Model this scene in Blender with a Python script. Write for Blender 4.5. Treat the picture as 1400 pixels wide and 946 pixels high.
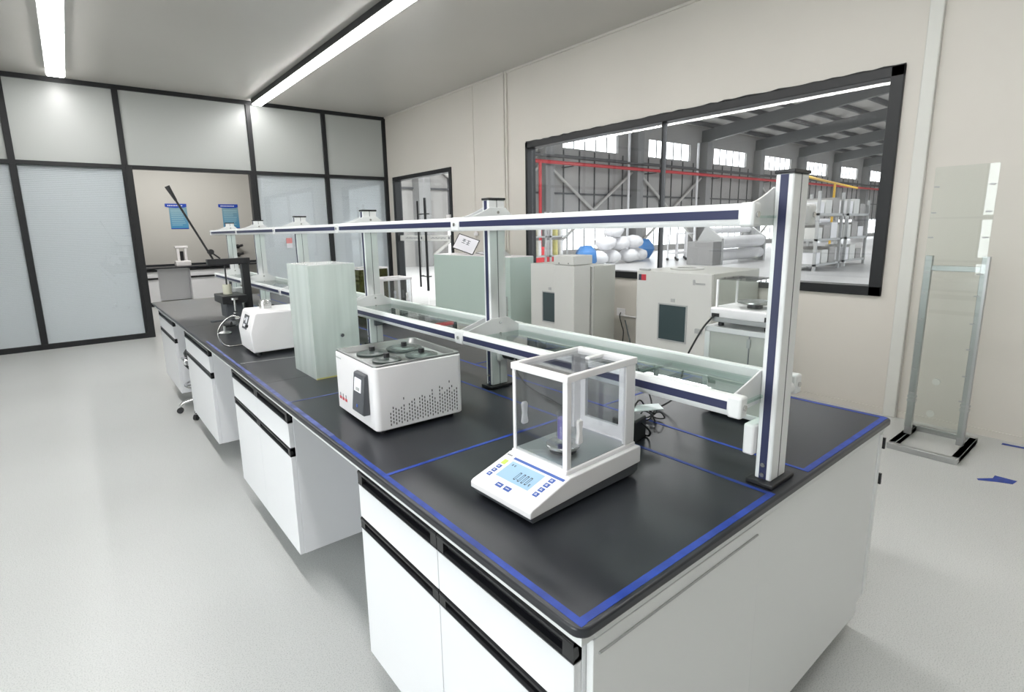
import bpy, bmesh, math, random
from mathutils import Vector, Matrix
random.seed(7)
S = bpy.context.scene
C = S.collection
for o in list(bpy.data.objects): bpy.data.objects.remove(o)

# ------------------------------------------------------------------ camera
YAW, PITCH, ROLL = -0.669, -0.1851, -0.0202
cam_d = bpy.data.cameras.new('camera'); cam = bpy.data.objects.new('camera', cam_d); C.objects.link(cam)
F = Vector((math.sin(-YAW)*math.cos(PITCH), math.cos(YAW)*math.cos(PITCH), math.sin(PITCH)))
Rt = F.cross(Vector((0, 0, 1))).normalized(); Up = Rt.cross(F)
c_, s_ = math.cos(ROLL), math.sin(ROLL)
r_, u_ = c_*Rt + s_*Up, -s_*Rt + c_*Up
M = Matrix((r_, u_, -F)).transposed().to_4x4(); M.translation = Vector((-0.6175, -0.5646, 1.5321))
cam.matrix_world = M
cam_d.sensor_width = 36; cam_d.sensor_fit = 'HORIZONTAL'
cam_d.lens = 731.15/1400*36
cam_d.shift_x = (700-683.27)/1400; cam_d.shift_y = -(473-449.99)/1400
cam_d.clip_start = 0.02; cam_d.clip_end = 400
S.camera = cam

# ------------------------------------------------------------------ world, daylight, exposure
w = bpy.data.worlds.new('world'); S.world = w; w.use_nodes = True
wn = w.node_tree.nodes; bg = wn['Background']
bg.inputs['Color'].default_value = (0.92, 0.96, 1.0, 1); bg.inputs['Strength'].default_value = 1.5
def area(name, loc, rot, sx, sy, power, col=(1, 1, 1)):
    l = bpy.data.lights.new(name, 'AREA'); l.shape = 'RECTANGLE'; l.size = sx; l.size_y = sy; l.energy = power; l.color = col
    o = bpy.data.objects.new(name, l); C.objects.link(o); o.location = loc; o.rotation_euler = rot
    return o
PI = math.pi
# daylight through the windows of the left wall and the wall behind the camera
area('daylight_left', (-5.1, .45, 1.8), (0, -PI/2, 0), 2.6, 2.7, 120, (0.95, 0.98, 1))
# unseen fill lights added to brighten the factory hall, strongest beyond the door
for hx, hy in ((8, 13.5), (16, 11), (30, 11), (44, 11), (58, 11), (12, -2), (30, -2)):
    area('hall_fill_light', (hx, hy, 6.6), (0, 0, 0), 3, 3, 800 if hx == 8 else 330)
area('rear_room_lamp', (1.2, 12.2, 3.55), (0, 0, 0), 2.6, 0.3, 58, (1, .98, .94))
S.view_settings.view_transform = 'Standard'; S.view_settings.look = 'None'
S.view_settings.gamma = 1; S.view_settings.use_curve_mapping = False
S.view_settings.exposure = 0.70
S.cycles.transparent_max_bounces = 40; S.cycles.max_bounces = 12

# ------------------------------------------------------------------ materials
def mat(name, col, rough=.5, metal=0, spec=.5, noise=None, bump=None, emit=None, coat=0):
    m = bpy.data.materials.new(name); m.use_nodes = True
    nt = m.node_tree; b = nt.nodes['Principled BSDF']
    b.inputs['Base Color'].default_value = (*col, 1); b.inputs['Roughness'].default_value = rough
    b.inputs['Metallic'].default_value = metal; b.inputs['Specular IOR Level'].default_value = spec
    b.inputs['Coat Weight'].default_value = coat
    if emit: b.inputs['Emission Color'].default_value = (*emit[0], 1); b.inputs['Emission Strength'].default_value = emit[1]
    if noise:  # (scale, amount)
        tc = nt.nodes.new('ShaderNodeTexCoord'); n = nt.nodes.new('ShaderNodeTexNoise'); n.inputs['Scale'].default_value = noise[0]
        n.inputs['Detail'].default_value = 6
        nt.links.new(tc.outputs['Object'], n.inputs['Vector'])
        mr = nt.nodes.new('ShaderNodeMapRange'); mr.inputs[1].default_value = .3; mr.inputs[2].default_value = .7
        mr.inputs[3].default_value = 1-noise[1]; mr.inputs[4].default_value = 1+noise[1]*.5
        nt.links.new(n.outputs['Fac'], mr.inputs[0])
        mx = nt.nodes.new('ShaderNodeMix'); mx.data_type = 'RGBA'; mx.blend_type = 'MULTIPLY'; mx.inputs[0].default_value = 1
        mx.inputs[6].default_value = (*col, 1); nt.links.new(mr.outputs[0], mx.inputs[7])
        nt.links.new(mx.outputs[2], b.inputs['Base Color'])
    if bump:
        tc = nt.nodes.new('ShaderNodeTexCoord'); n = nt.nodes.new('ShaderNodeTexNoise'); n.inputs['Scale'].default_value = bump[0]
        nt.links.new(tc.outputs['Object'], n.inputs['Vector'])
        bp = nt.nodes.new('ShaderNodeBump'); bp.inputs['Strength'].default_value = bump[1]; bp.inputs['Distance'].default_value = .002
        nt.links.new(n.outputs['Fac'], bp.inputs['Height']); nt.links.new(bp.outputs[0], b.inputs['Normal'])
    return m
def schlick(nt, f0=.04):      # reflectance of a thin sheet, the same from either side
    N = nt.nodes.new; g = N('ShaderNodeNewGeometry'); dp = N('ShaderNodeVectorMath'); dp.operation = 'DOT_PRODUCT'
    nt.links.new(g.outputs['Normal'], dp.inputs[0]); nt.links.new(g.outputs['Incoming'], dp.inputs[1])
    def mth(op, a, b=None):
        m = N('ShaderNodeMath'); m.operation = op
        for i, q in enumerate((a, b)):
            if q is None: continue
            if isinstance(q, (int, float)): m.inputs[i].default_value = q
            else: nt.links.new(q, m.inputs[i])
        return m.outputs[0]
    a = mth('ABSOLUTE', dp.outputs['Value']); p = mth('POWER', mth('SUBTRACT', 1.0, a), 5.0)
    return mth('ADD', mth('MULTIPLY', p, 1-f0), f0)
def glass(name, tint=(1, 1, 1), rough=0.0, refl=1.0, ior=1.5):
    m = bpy.data.materials.new(name); m.use_nodes = True; nt = m.node_tree; nt.nodes.clear()
    out = nt.nodes.new('ShaderNodeOutputMaterial'); t = nt.nodes.new('ShaderNodeBsdfTransparent'); g = nt.nodes.new('ShaderNodeBsdfGlossy')
    t.inputs[0].default_value = (*tint, 1); g.inputs['Roughness'].default_value = rough
    mu = nt.nodes.new('ShaderNodeMath'); mu.operation = 'MULTIPLY'; mu.inputs[1].default_value = refl
    mx = nt.nodes.new('ShaderNodeMixShader')
    nt.links.new(schlick(nt), mu.inputs[0]); nt.links.new(mu.outputs[0], mx.inputs[0]); nt.links.new(t.outputs[0], mx.inputs[1]); nt.links.new(g.outputs[0], mx.inputs[2])
    nt.links.new(mx.outputs[0], out.inputs[0]); return m
def frosted(name, col, clear=.2, trans=.5, tint=(1, 1, 1), rough=.25):
    m = bpy.data.materials.new(name); m.use_nodes = True; nt = m.node_tree; nt.nodes.clear()
    N = nt.nodes.new; out = N('ShaderNodeOutputMaterial')
    d = N('ShaderNodeBsdfDiffuse'); d.inputs[0].default_value = (*col, 1); tl = N('ShaderNodeBsdfTranslucent'); tl.inputs[0].default_value = (*col, 1)
    t = N('ShaderNodeBsdfTransparent'); t.inputs[0].default_value = (*tint, 1); g = N('ShaderNodeBsdfGlossy'); g.inputs['Roughness'].default_value = rough
    m1 = N('ShaderNodeMixShader'); m1.inputs[0].default_value = trans; nt.links.new(d.outputs[0], m1.inputs[1]); nt.links.new(tl.outputs[0], m1.inputs[2])
    m2 = N('ShaderNodeMixShader'); m2.inputs[0].default_value = clear
    if clear > .1:      # vertical streaks in the frosting
        tc = N('ShaderNodeTexCoord'); mp = N('ShaderNodeMapping'); mp.inputs['Scale'].default_value = (16, 16, .7); nz = N('ShaderNodeTexNoise'); nz.inputs['Scale'].default_value = 1.5
        nt.links.new(tc.outputs['Object'], mp.inputs[0]); nt.links.new(mp.outputs[0], nz.inputs['Vector']); mr = N('ShaderNodeMapRange')
        mr.inputs[1].default_value = .3; mr.inputs[2].default_value = .7; mr.inputs[3].default_value = clear-.06; mr.inputs[4].default_value = clear+.06
        nt.links.new(nz.outputs[0], mr.inputs[0]); nt.links.new(mr.outputs[0], m2.inputs[0])
    nt.links.new(m1.outputs[0], m2.inputs[1]); nt.links.new(t.outputs[0], m2.inputs[2])
    m3 = N('ShaderNodeMixShader'); nt.links.new(schlick(nt), m3.inputs[0]); nt.links.new(m2.outputs[0], m3.inputs[1]); nt.links.new(g.outputs[0], m3.inputs[2])
    nt.links.new(m3.outputs[0], out.inputs[0]); return m

WHITE = mat('white_laminate', (.86, .865, .89), .38)
WPOWDER = mat('white_powder_coat', (.82, .83, .83), .4)
WPLASTIC = mat('white_plastic', (.88, .86, .87), .35)
ALU = mat('white_aluminium', (.80, .81, .81), .35)
GREYGROOVE = mat('groove_dark', (.12, .12, .13), .6)
LIDM = mat('lid_steel', (.07, .09, .085), .3, .1)
NAVY = mat('navy_stripe', (.025, .03, .085), .4)
BLACK = mat('black_epoxy', (.022, .024, .030), .32, noise=(3, .15), bump=(500, .12))
BHANDLE = mat('black_handle', (.012, .012, .015), .28)
BPLASTIC = mat('black_plastic', (.02, .02, .022), .4)
BFRAME = mat('black_frame', (.010, .011, .013), .4)
TAPE = mat('blue_tape', (.015, .055, .36), .5, noise=(25, .35))
TAPEW = mat('worn_blue_tape', (.10, .13, .36), .5, noise=(18, .5))
STEEL = mat('stainless_steel', (.62, .62, .61), .26, 1)
TRAY = mat('tray_steel', (.42, .43, .43), .38, .9)
CHROME = mat('chrome', (.75, .75, .76), .12, 1)
GALV = mat('brushed_steel', (.50, .51, .51), .38, .85)
CREAM = mat('cream_wall_panel', (.695, .66, .605), .5, noise=(.6, .04))
WALLW = mat('white_wall_panel', (.70, .70, .66), .45)
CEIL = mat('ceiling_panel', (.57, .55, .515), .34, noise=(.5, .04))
PANEL = mat('upper_glass_panel', (.46, .48, .465), .33, spec=.9)
SLAT = mat('blind_slat', (.86, .86, .87), .5)
GREYMETAL = mat('grey_metal', (.42, .43, .43), .4)
DGREY = mat('dark_grey_plastic', (.09, .095, .105), .45)
OVEN = mat('oven_enamel', (.64, .645, .62), .42)
OVENG = mat('oven_side', (.52, .53, .49), .45)
DGLASS = mat('dark_glass', (.05, .075, .08), .12)
CLEAR = glass('clear_glass', (.97, .985, .98))
CHAMB = glass('chamber_glass', (.95, .96, .97), refl=1.3)
WINGL = glass('window_glass', (.93, .94, .94), refl=1.6)
SHELFGL = glass('green_shelf_glass', (.80, .90, .86), refl=1.2)
BLINDGL = glass('partition_glass', (.95, .97, .98), refl=1.2)
ACRYL = glass('acrylic_sheet', (.95, .97, .96), refl=.8)
FROST = frosted('frosted_green_glass', (.93, .955, .94), clear=.36, trans=.5, tint=(.88, .94, .92))
FROST2 = frosted('frosted_cabinet_glass', (.60, .72, .67), clear=.05, trans=.2)
LAMP = mat('lamp_diffuser', (1, 1, 1), .5, emit=((1, .985, .97), 15))
YELLOW = mat('yellow_edge', (.6, .55, .2), .5)
LCD = mat('lcd_blue', (.36, .54, .72), .3, emit=((.42, .66, .90), .08))
BLUEBTN = mat('blue_button', (.06, .13, .45), .4)
GREENBTN = mat('yellow_green_button', (.60, .75, .12), .4)
INK = mat('dark_print', (.05, .06, .09), .5)
GREYINK = mat('grey_print', (.25, .26, .28), .5)
RED = mat('red_print', (.55, .05, .07), .5)
PAPER = mat('paper', (.80, .80, .84), .6)
REDPIPE = mat('red_pipe_paint', (.55, .04, .05), .4)
YPIPE = mat('yellow_pipe_paint', (.75, .45, .03), .4)
HWALL = mat('hall_cladding', (.36, .35, .34), .6, noise=(.4, .12))
HDARK = mat('hall_dark_steel', (.07, .07, .075), .55)
HBEAM = mat('hall_grey_beam', (.13, .135, .14), .5)
HCOL = mat('hall_column', (.26, .26, .26), .5)
HPALE = mat('hall_pale_steel', (.5, .49, .47), .5)
HROOF = mat('hall_roof_sheet', (.55, .54, .52), .6)
SKYL = mat('hall_pane', (.9, .95, 1), .4, emit=((.95, .98, 1), 3.2))
BAGW = mat('white_sack', (.80, .80, .82), .7)
BAGB = mat('blue_sack', (.05, .20, .50), .6)
PURPLE = mat('purple_liquid', (.14, .10, .38), .3)
AMBER = glass('olive_glass', (.55, .55, .38), refl=1.0)
POSTH = mat('poster_header_blue', (.015, .06, .42), .45)
# poster body with a printed gradient of blues
def poster_body():
    m = mat('poster_body', (.14, .36, .52), .45); nt = m.node_tree; N = nt.nodes.new
    tc = N('ShaderNodeTexCoord'); sp = N('ShaderNodeSeparateXYZ'); r = N('ShaderNodeValToRGB')
    nt.links.new(tc.outputs['Generated'], sp.inputs[0]); nt.links.new(sp.outputs[2], r.inputs[0])
    r.color_ramp.elements[0].color = (.06, .28, .50, 1); r.color_ramp.elements[1].color = (.22, .36, .42, 1)
    nt.links.new(r.outputs[0], nt.nodes['Principled BSDF'].inputs['Base Color']); return m
POSTB = poster_body()
def floor_mat():
    m = mat('speckled_vinyl', (.60, .61, .61), .34); nt = m.node_tree; N = nt.nodes.new; b = nt.nodes['Principled BSDF']
    tc = N('ShaderNodeTexCoord'); n1 = N('ShaderNodeTexNoise'); n1.inputs['Scale'].default_value = 230; n1.inputs['Detail'].default_value = 4
    n2 = N('ShaderNodeTexNoise'); n2.inputs['Scale'].default_value = .7
    for n in (n1, n2): nt.links.new(tc.outputs['Object'], n.inputs['Vector'])
    r = N('ShaderNodeValToRGB'); e = r.color_ramp.elements
    e[0].position = .33; e[0].color = (.42, .435, .43, 1); e[1].position = .5; e[1].color = (.60, .61, .60, 1)
    nt.links.new(n1.outputs[0], r.inputs[0])
    mr = N('ShaderNodeMapRange'); mr.inputs[1].default_value = .3; mr.inputs[2].default_value = .7; mr.inputs[3].default_value = .95; mr.inputs[4].default_value = 1.04
    nt.links.new(n2.outputs[0], mr.inputs[0])
    mx = N('ShaderNodeMix'); mx.data_type = 'RGBA'; mx.blend_type = 'MULTIPLY'; mx.inputs[0].default_value = 1
    nt.links.new(r.outputs[0], mx.inputs[6]); nt.links.new(mr.outputs[0], mx.inputs[7]); nt.links.new(mx.outputs[2], b.inputs['Base Color'])
    return m
FLOOR = floor_mat()
HFLOOR = mat('hall_floor_paint', (.55, .55, .55), .3)

# ------------------------------------------------------------------ mesh helpers
class MB:
    def __init__(s): s.v = []; s.f = []
    def add(s, vs, fs):
        n = len(s.v); s.v += [tuple(v) for v in vs]; s.f += [tuple(i+n for i in f) for f in fs]; return s
    def box(s, x0, x1, y0, y1, z0, z1, mtx=None):
        vs = [Vector((x, y, z)) for z in (z0, z1) for y in (y0, y1) for x in (x0, x1)]
        if mtx: vs = [mtx @ v for v in vs]
        return s.add(vs, [(0, 2, 3, 1), (4, 5, 7, 6), (0, 1, 5, 4), (2, 6, 7, 3), (0, 4, 6, 2), (1, 3, 7, 5)])
    def cyl(s, p0, p1, r, n=16, r1=None):
        p0, p1 = Vector(p0), Vector(p1); r1 = r if r1 is None else r1
        d = (p1-p0).normalized(); a = d.orthogonal().normalized(); b = d.cross(a)
        vs = [p0 + (a*math.cos(t)+b*math.sin(t))*r for t in [2*PI*i/n for i in range(n)]] + \
             [p1 + (a*math.cos(t)+b*math.sin(t))*r1 for t in [2*PI*i/n for i in range(n)]]
        fs = [(i, (i+1) % n, n+(i+1) % n, n+i) for i in range(n)] + [tuple(range(n-1, -1, -1)), tuple(range(n, 2*n))]
        return s.add(vs, fs)
    def lathe(s, prof, c=(0, 0, 0), n=24):   # prof (r, z) from bottom to top
        cx, cy, cz = c; k = len(prof); vs = []
        for r, z in prof: vs += [(cx+max(r, 1e-4)*math.cos(2*PI*i/n), cy+max(r, 1e-4)*math.sin(2*PI*i/n), cz+z) for i in range(n)]
        fs = [(j*n+i, j*n+(i+1) % n, (j+1)*n+(i+1) % n, (j+1)*n+i) for j in range(k-1) for i in range(n)]
        fs += [tuple(range(n-1, -1, -1)), tuple(range((k-1)*n, k*n))]
        return s.add(vs, fs)
    def prism(s, poly, axis, a, b):  # poly in the two other axes, order y,z / x,z / x,y
        def P(p, t): return {'x': (t, p[0], p[1]), 'y': (p[0], t, p[1]), 'z': (p[0], p[1], t)}[axis]
        n = len(poly); vs = [P(p, a) for p in poly]+[P(p, b) for p in poly]
        return s.add(vs, [(i, (i+1) % n, n+(i+1) % n, n+i) for i in range(n)]+[tuple(range(n-1, -1, -1)), tuple(range(n, 2*n))])
    def tube(s, pts, r, n=8, closed=False):
        pts = [Vector(p) for p in pts]; m = len(pts); vs = []; prev = None
        for i, p in enumerate(pts):
            if closed: d = pts[(i+1) % m]-pts[i-1]
            else: d = pts[min(i+1, m-1)]-pts[max(i-1, 0)]
            d.normalize()
            if prev is None: a = d.orthogonal().normalized()
            else: a = (prev-d*prev.dot(d)).normalized()
            prev = a; b = d.cross(a)
            vs += [p+(a*math.cos(2*PI*j/n)+b*math.sin(2*PI*j/n))*r for j in range(n)]
        k = m if closed else m-1
        fs = [(i*n+j, i*n+(j+1) % n, ((i+1) % m)*n+(j+1) % n, ((i+1) % m)*n+j) for i in range(k) for j in range(n)]
        if not closed: fs += [tuple(range(n-1, -1, -1)), tuple(range((m-1)*n, m*n))]
        return s.add(vs, fs)
def smoothpts(P, k=8, closed=False):
    P = [Vector(p) for p in P]; n = len(P); out = []
    for i in range(n if closed else n-1):
        g = (lambda j: P[j % n]) if closed else (lambda j: P[min(max(j, 0), n-1)])
        p0, p1, p2, p3 = g(i-1), g(i), g(i+1), g(i+2)
        for t in [q/k for q in range(k)]:
            out.append(.5*((2*p1)+(p2-p0)*t+(2*p0-5*p1+4*p2-p3)*t*t+(3*p1-p0-3*p2+p3)*t**3))
    if not closed: out.append(P[-1])
    return out
def obj(name, mb, m, parent=None, bevel=0, seg=2, smooth=False, label=None, kind=None):
    me = bpy.data.meshes.new(name); me.from_pydata(mb.v, [], mb.f)
    bm = bmesh.new(); bm.from_mesh(me); bmesh.ops.recalc_face_normals(bm, faces=bm.faces); bm.to_mesh(me); bm.free()
    me.materials.append(m); o = bpy.data.objects.new(name, me); C.objects.link(o)
    if parent: o.parent = parent
    if bevel:
        b = o.modifiers.new('bevel', 'BEVEL'); b.width = bevel; b.segments = seg; b.limit_method = 'ANGLE'; b.angle_limit = math.radians(40)
        b.harden_normals = False
    if smooth or bevel:
        try: me.shade_auto_smooth(angle=math.radians(38)) if hasattr(me, 'shade_auto_smooth') else None
        except Exception: pass
        for p in me.polygons: p.use_smooth = True
        me.set_sharp_from_angle(angle=math.radians(38))
    if label: o['label'] = label
    if kind: o['kind'] = kind
    return o
def B(*a, **k): return MB().box(*a, **k)
def thing(name, label, cat, loc=(0, 0, 0), rotz=0, group=None):
    o = bpy.data.objects.new(name, None); C.objects.link(o); o.location = loc; o.rotation_euler = (0, 0, rotz); o.empty_display_size = .1
    o['label'] = label; o['category'] = cat
    if group: o['group'] = group
    return o
def tag(o, label, cat, group=None):
    o['label'] = label; o['category'] = cat
    if group: o['group'] = group
    return o
def struct(name, mb, m, **k):
    o = obj(name, mb, m, **k); o['kind'] = 'structure'; return o
def sempty(name, loc=(0, 0, 0)):
    o = bpy.data.objects.new(name, None); C.objects.link(o); o.location = loc; o['kind'] = 'structure'; return o
def copytree(o, parent=None):
    c = o.copy(); C.objects.link(c); c.parent = parent
    for ch in list(o.children): copytree(ch, c)
    return c
def text_mesh(txt, size):
    cu = bpy.data.curves.new('t', 'FONT'); cu.body = txt; cu.size = size; cu.extrude = .0004
    to = bpy.data.objects.new('t', cu); C.objects.link(to); bpy.context.view_layer.update()
    me = bpy.data.meshes.new_from_object(to.evaluated_get(bpy.context.evaluated_depsgraph_get()))
    bpy.data.objects.remove(to); mb = MB(); mb.v = [tuple(v.co) for v in me.vertices]; mb.f = [tuple(p.vertices) for p in me.polygons]
    return mb
def xf(mb, m): mb.v = [tuple(m @ Vector(v)) for v in mb.v]; return mb

# ------------------------------------------------------------------ room shell
XW, YP, ZC, XL, YB = 4.36, 9.105, 3.645, -4.6, -4.2
struct('floor', B(XL-.6, XW+.12, YB-.6, 14.2, -.1, 0), FLOOR)
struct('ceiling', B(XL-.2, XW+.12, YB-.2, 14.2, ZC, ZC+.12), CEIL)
# right wall with door and window openings
W0, W1, WZ0, WZ1 = .855, 5.07, .95, 2.66
D0, D1, DZ = 6.9, 8.9, 2.53
wr = sempty('wall_right', (XW, 0, 0))
T = .12
def wseg(y0, y1, z0, z1): obj('wall_panel', B(0, T, y0, y1, z0, z1), CREAM, wr)
wseg(YB-.2, W0, 0, ZC); wseg(W0, W1, 0, WZ0); wseg(W0, W1, WZ1, ZC); wseg(W1, D0, 0, ZC); wseg(D0, D1, DZ, ZC); wseg(D1, 14.2, 0, ZC)
struct('trim_1', B(XW-.012, XW, 6.265, 6.295, 0, ZC), CREAM, bevel=.004)
t2 = sempty('trim_2', (XW, 5.5, 0)); obj('cover_strip', B(-.03, 0, -.045, -.012, 0, ZC), CREAM, t2, bevel=.004); obj('cover_strip', B(-.03, 0, .01, .045, 0, ZC), CREAM, t2, bevel=.004)
struct('trim_3', B(XW-.045, XW, .66, .745, 0, ZC), WALLW, bevel=.006)
struct('baseboard_right', B(XW-.012, XW, YB, D0, 0, .05), CREAM)
struct('trim_4', B(XW-.02, XW, YB, YP, ZC-.025, ZC), CREAM)
# left wall with two windows, wall behind camera
wl = sempty('wall_left', (XL, 0, 0))
def lseg(y0, y1, z0, z1): obj('wall_panel', B(-T, 0, y0, y1, z0, z1), WALLW, wl)
lseg(YB, -.85, 0, ZC); lseg(-.85, 1.75, 0, .45); lseg(-.85, 1.75, 3.15, ZC); lseg(1.75, 14.2, 0, ZC)
wb = sempty('wall_front', (0, YB, 0))
for a in ((XL, XW, 0, ZC),): obj('wall_panel', B(a[0], a[1], -T, 0, a[2], a[3]), WALLW, wb)
for i, (ax, a0, a1) in enumerate((('x', -.85, 1.75),)):
    wn_ = sempty('window_%d' % (i+2), (XL if ax == 'x' else 0, 0 if ax == 'x' else YB, 0)); n = 4
    for k in range(n+1):
        q = a0+(a1-a0)*k/n; q0, q1 = max(a0, q-.025), min(a1, q+.025)
        obj('mullion', B(-.09, -.03, q0, q1, .45, 3.15) if ax == 'x' else B(q0, q1, -.09, -.03, .45, 3.15), BFRAME, wn_)
    for z in (.45, 3.1): obj('rail', B(-.09, -.03, a0, a1, z, z+.05) if ax == 'x' else B(a0, a1, -.09, -.03, z, z+.05), BFRAME, wn_)
    for k in range(n):
        q0, q1 = a0+(a1-a0)*k/n+.025, a0+(a1-a0)*(k+1)/n-.025
        obj('pane', B(-.064, -.058, q0, q1, .5, 3.1) if ax == 'x' else B(q0, q1, -.064, -.058, .5, 3.1), CLEAR, wn_)

# window to the factory hall
win = sempty('window_1', (XW, 0, 0))
fw = .085
obj('frame_top', B(-.03, T, W0, W1, WZ1-.075, WZ1), BFRAME, win, bevel=.004)
obj('frame_bottom', B(-.03, T, W0, W1, WZ0, WZ0+.075), BFRAME, win, bevel=.004)
obj('frame_side', B(-.03, T, W0, W0+fw, WZ0, WZ1), BFRAME, win, bevel=.004)
obj('frame_side', B(-.03, T, W1-.045, W1, WZ0, WZ1), BFRAME, win, bevel=.004)
obj('mullion', B(.01, T-.04, 2.935, 2.955, WZ0+.07, WZ1-.07), BFRAME, win, bevel=.003)
obj('pane', B(.045, .053, W0+fw, 2.925, WZ0+.075, WZ1-.075), WINGL, win)
obj('pane', B(.045, .053, 2.965, W1-.06, WZ0+.075, WZ1-.075), WINGL, win)
obj('sealant', MB().tube(smoothpts([(-.012, W0+(W1-W0)*i/60, WZ1+.004+random.uniform(-.005, .008)) for i in range(61)], 2), .007, 6), BPLASTIC, win)

# double glass door in the right wall
dr = sempty('door_1', (XW, 0, 0))
obj('frame_top', B(-.02, T, D0, D1, DZ-.07, DZ), BFRAME, dr, bevel=.004)
obj('frame_side', B(-.02, T, D0, D0+.07, 0, DZ-.07), BFRAME, dr, bevel=.004)
obj('frame_side', B(-.02, T, D1-.09, D1, 0, DZ-.07), BFRAME, dr, bevel=.004)
dm = (D0+D1)/2-.04
strip = mat('frosted_strip', (.88, .88, .86), .5)
for y0, y1 in ((D0+.07, dm-.02), (dm+.02, D1-.09)):
    lf = obj('door_leaf', B(.04, .052, y0, y1, .02, DZ-.07), CLEAR, dr)
    obj('edge_rail', B(.03, .06, y0, y1, .0, .08), GALV, lf)
    obj('glass_stripe', B(.036, .040, y0, y1, 1.35, 1.45), strip, lf)
    txt = MB(); n = 9                       # unreadable mirrored print on the stripe, mark at the end
    txt.cyl((.0355, y0+.13, 1.40), (.034, y0+.13, 1.40), .022, 14)
    for k in range(n):
        yy = y0+.24+k*.055; h = (.026, .02, .03, .018, .026, .03, .02, .026, .018)[k]
        txt.box(.034, .0355, yy, yy+.01, 1.40-h/2, 1.40+h/2); txt.box(.034, .0355, yy+.01, yy+.034, 1.40+h/2-.008 if k % 2 else 1.40-h/2, 1.40+h/2 if k % 2 else 1.40-h/2+.008)
        txt.box(.034, .0355, yy+.026, yy+.034, 1.40-h/2, 1.40+h/2-.004)
    obj('stripe_print', txt, GREYINK, lf)
for y in (dm-.13, dm+.13):
    h = obj('door_handle', MB().cyl((-.03, y, .52), (-.03, y, 2.05), .018, 12), BFRAME, dr, smooth=True)
    for z in (.72, 1.82): obj('standoff', MB().cyl((-.03, y, z), (.045, y+(.0), z), .011, 10).cyl((-.03, dm, z), (-.03, y, z), .010, 8), BFRAME, h)
obj('door_edge', B(.03, .062, dm-.018, dm+.018, .45, 2.1), BFRAME, dr)

# glass partition at the back
part = sempty('wall_back', (0, YP, 0))
xs = [-4.55, -3.45, -2.24, -1.06, .165, 1.93, 3.165, 4.33]
DX0, DX1 = .185, 1.90
for x in xs:
    wide = .075
    obj('stile', B(x-wide/2, x+wide/2, 0, .09, .0, ZC), BFRAME, part, bevel=.003)
obj('door_jamb', B(.165, .25, -.012, .1, 0, 2.55), BFRAME, part, bevel=.003); obj('door_jamb', B(1.855, 1.93, -.012, .1, 0, 2.55), BFRAME, part, bevel=.003)
obj('rail', B(XL, XW, -.004, .094, 3.585, ZC), BFRAME, part); obj('rail', B(XL, XW, -.004, .094, 2.50, 2.555), BFRAME, part)
obj('rail', B(XL, .165, -.004, .094, 0, .075), BFRAME, part); obj('rail', B(1.93, XW, -.004, .094, 0, .075), BFRAME, part)
for i in range(len(xs)-1):
    a, b = xs[i]+.0375, xs[i+1]-.0375
    obj('upper_pane', B(a, b, .03, .045, 2.555, 3.585), PANEL, part)
    if i != 4:
        obj('lower_pane', B(a, b, .022, .028, .075, 2.50), BLINDGL, part)
        bl = MB()
        for k in range(96):
            z = .085+k*.0251; m = Matrix.Translation((0, .045, z)) @ Matrix.Rotation(math.radians(68), 4, 'X')
            bl.box(a+.004, b-.004, -.0125, .0125, -.0005, .0005, m)
        obj('blind_slats', bl, SLAT, part, kind='stuff')
        obj('rear_pane', B(a, b, .066, .070, .075, 2.50), mat('blind_back', (.5, .52, .52), .4) if i == 0 else bpy.data.materials['blind_back'], part)
st = tag(obj('warning_sticker', B(2.35, 2.45, YP+.018, YP+.0205, 1.36, 1.45), mat('red_white_sticker', (.75, .30, .30), .5)), 'small red and white sticker on the blind glass behind the far posts', 'sticker')
obj('white_field', B(2.35, 2.45, YP+.0175, YP+.0205, 1.28, 1.36), PAPER, st)
tag(obj('paper_sticker', MB().prism([(3.83, 1.63), (3.98, 1.63), (3.98, 1.68), (3.93, 1.69), (3.96, 1.75), (3.9, 1.71), (3.83, 1.75)], 'y', YP+.018, YP+.0205), PAPER), 'white angular sticker on the glass right of the third post', 'sticker')

# ceiling strip lights
def strip_light(x0, x1, y0, y1, label):
    t = thing('strip_light', label, 'light', ((x0+x1)/2, y1, ZC-.001)); hw = (x1-x0)/2
    obj('housing', MB().box(-hw-.012, -hw, y0-y1, 0, -.075, 0).box(hw, hw+.012, y0-y1, 0, -.075, 0).box(-hw, hw, y0-y1, 0, -.03, 0), BFRAME if x0 > 0 else WPOWDER, t)
    n = 6; L = (y1-y0)/n
    for k in range(n): obj('diffuser', B(-hw, hw, -L*(k+1)+.002, -L*k-.002, -.09, -.031), LAMP, t)
    obj('end_cap', B(-hw-.012, hw+.012, 0, .004, -.04, 0), WPOWDER, t)
strip_light(1.96, 2.095, -1.4, 8.95, 'long white strip light running over the bench towards the doorway')
strip_light(-.555, -.385, -1.4, 8.66, 'long white strip light at the left, ending before the glass wall')

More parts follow.
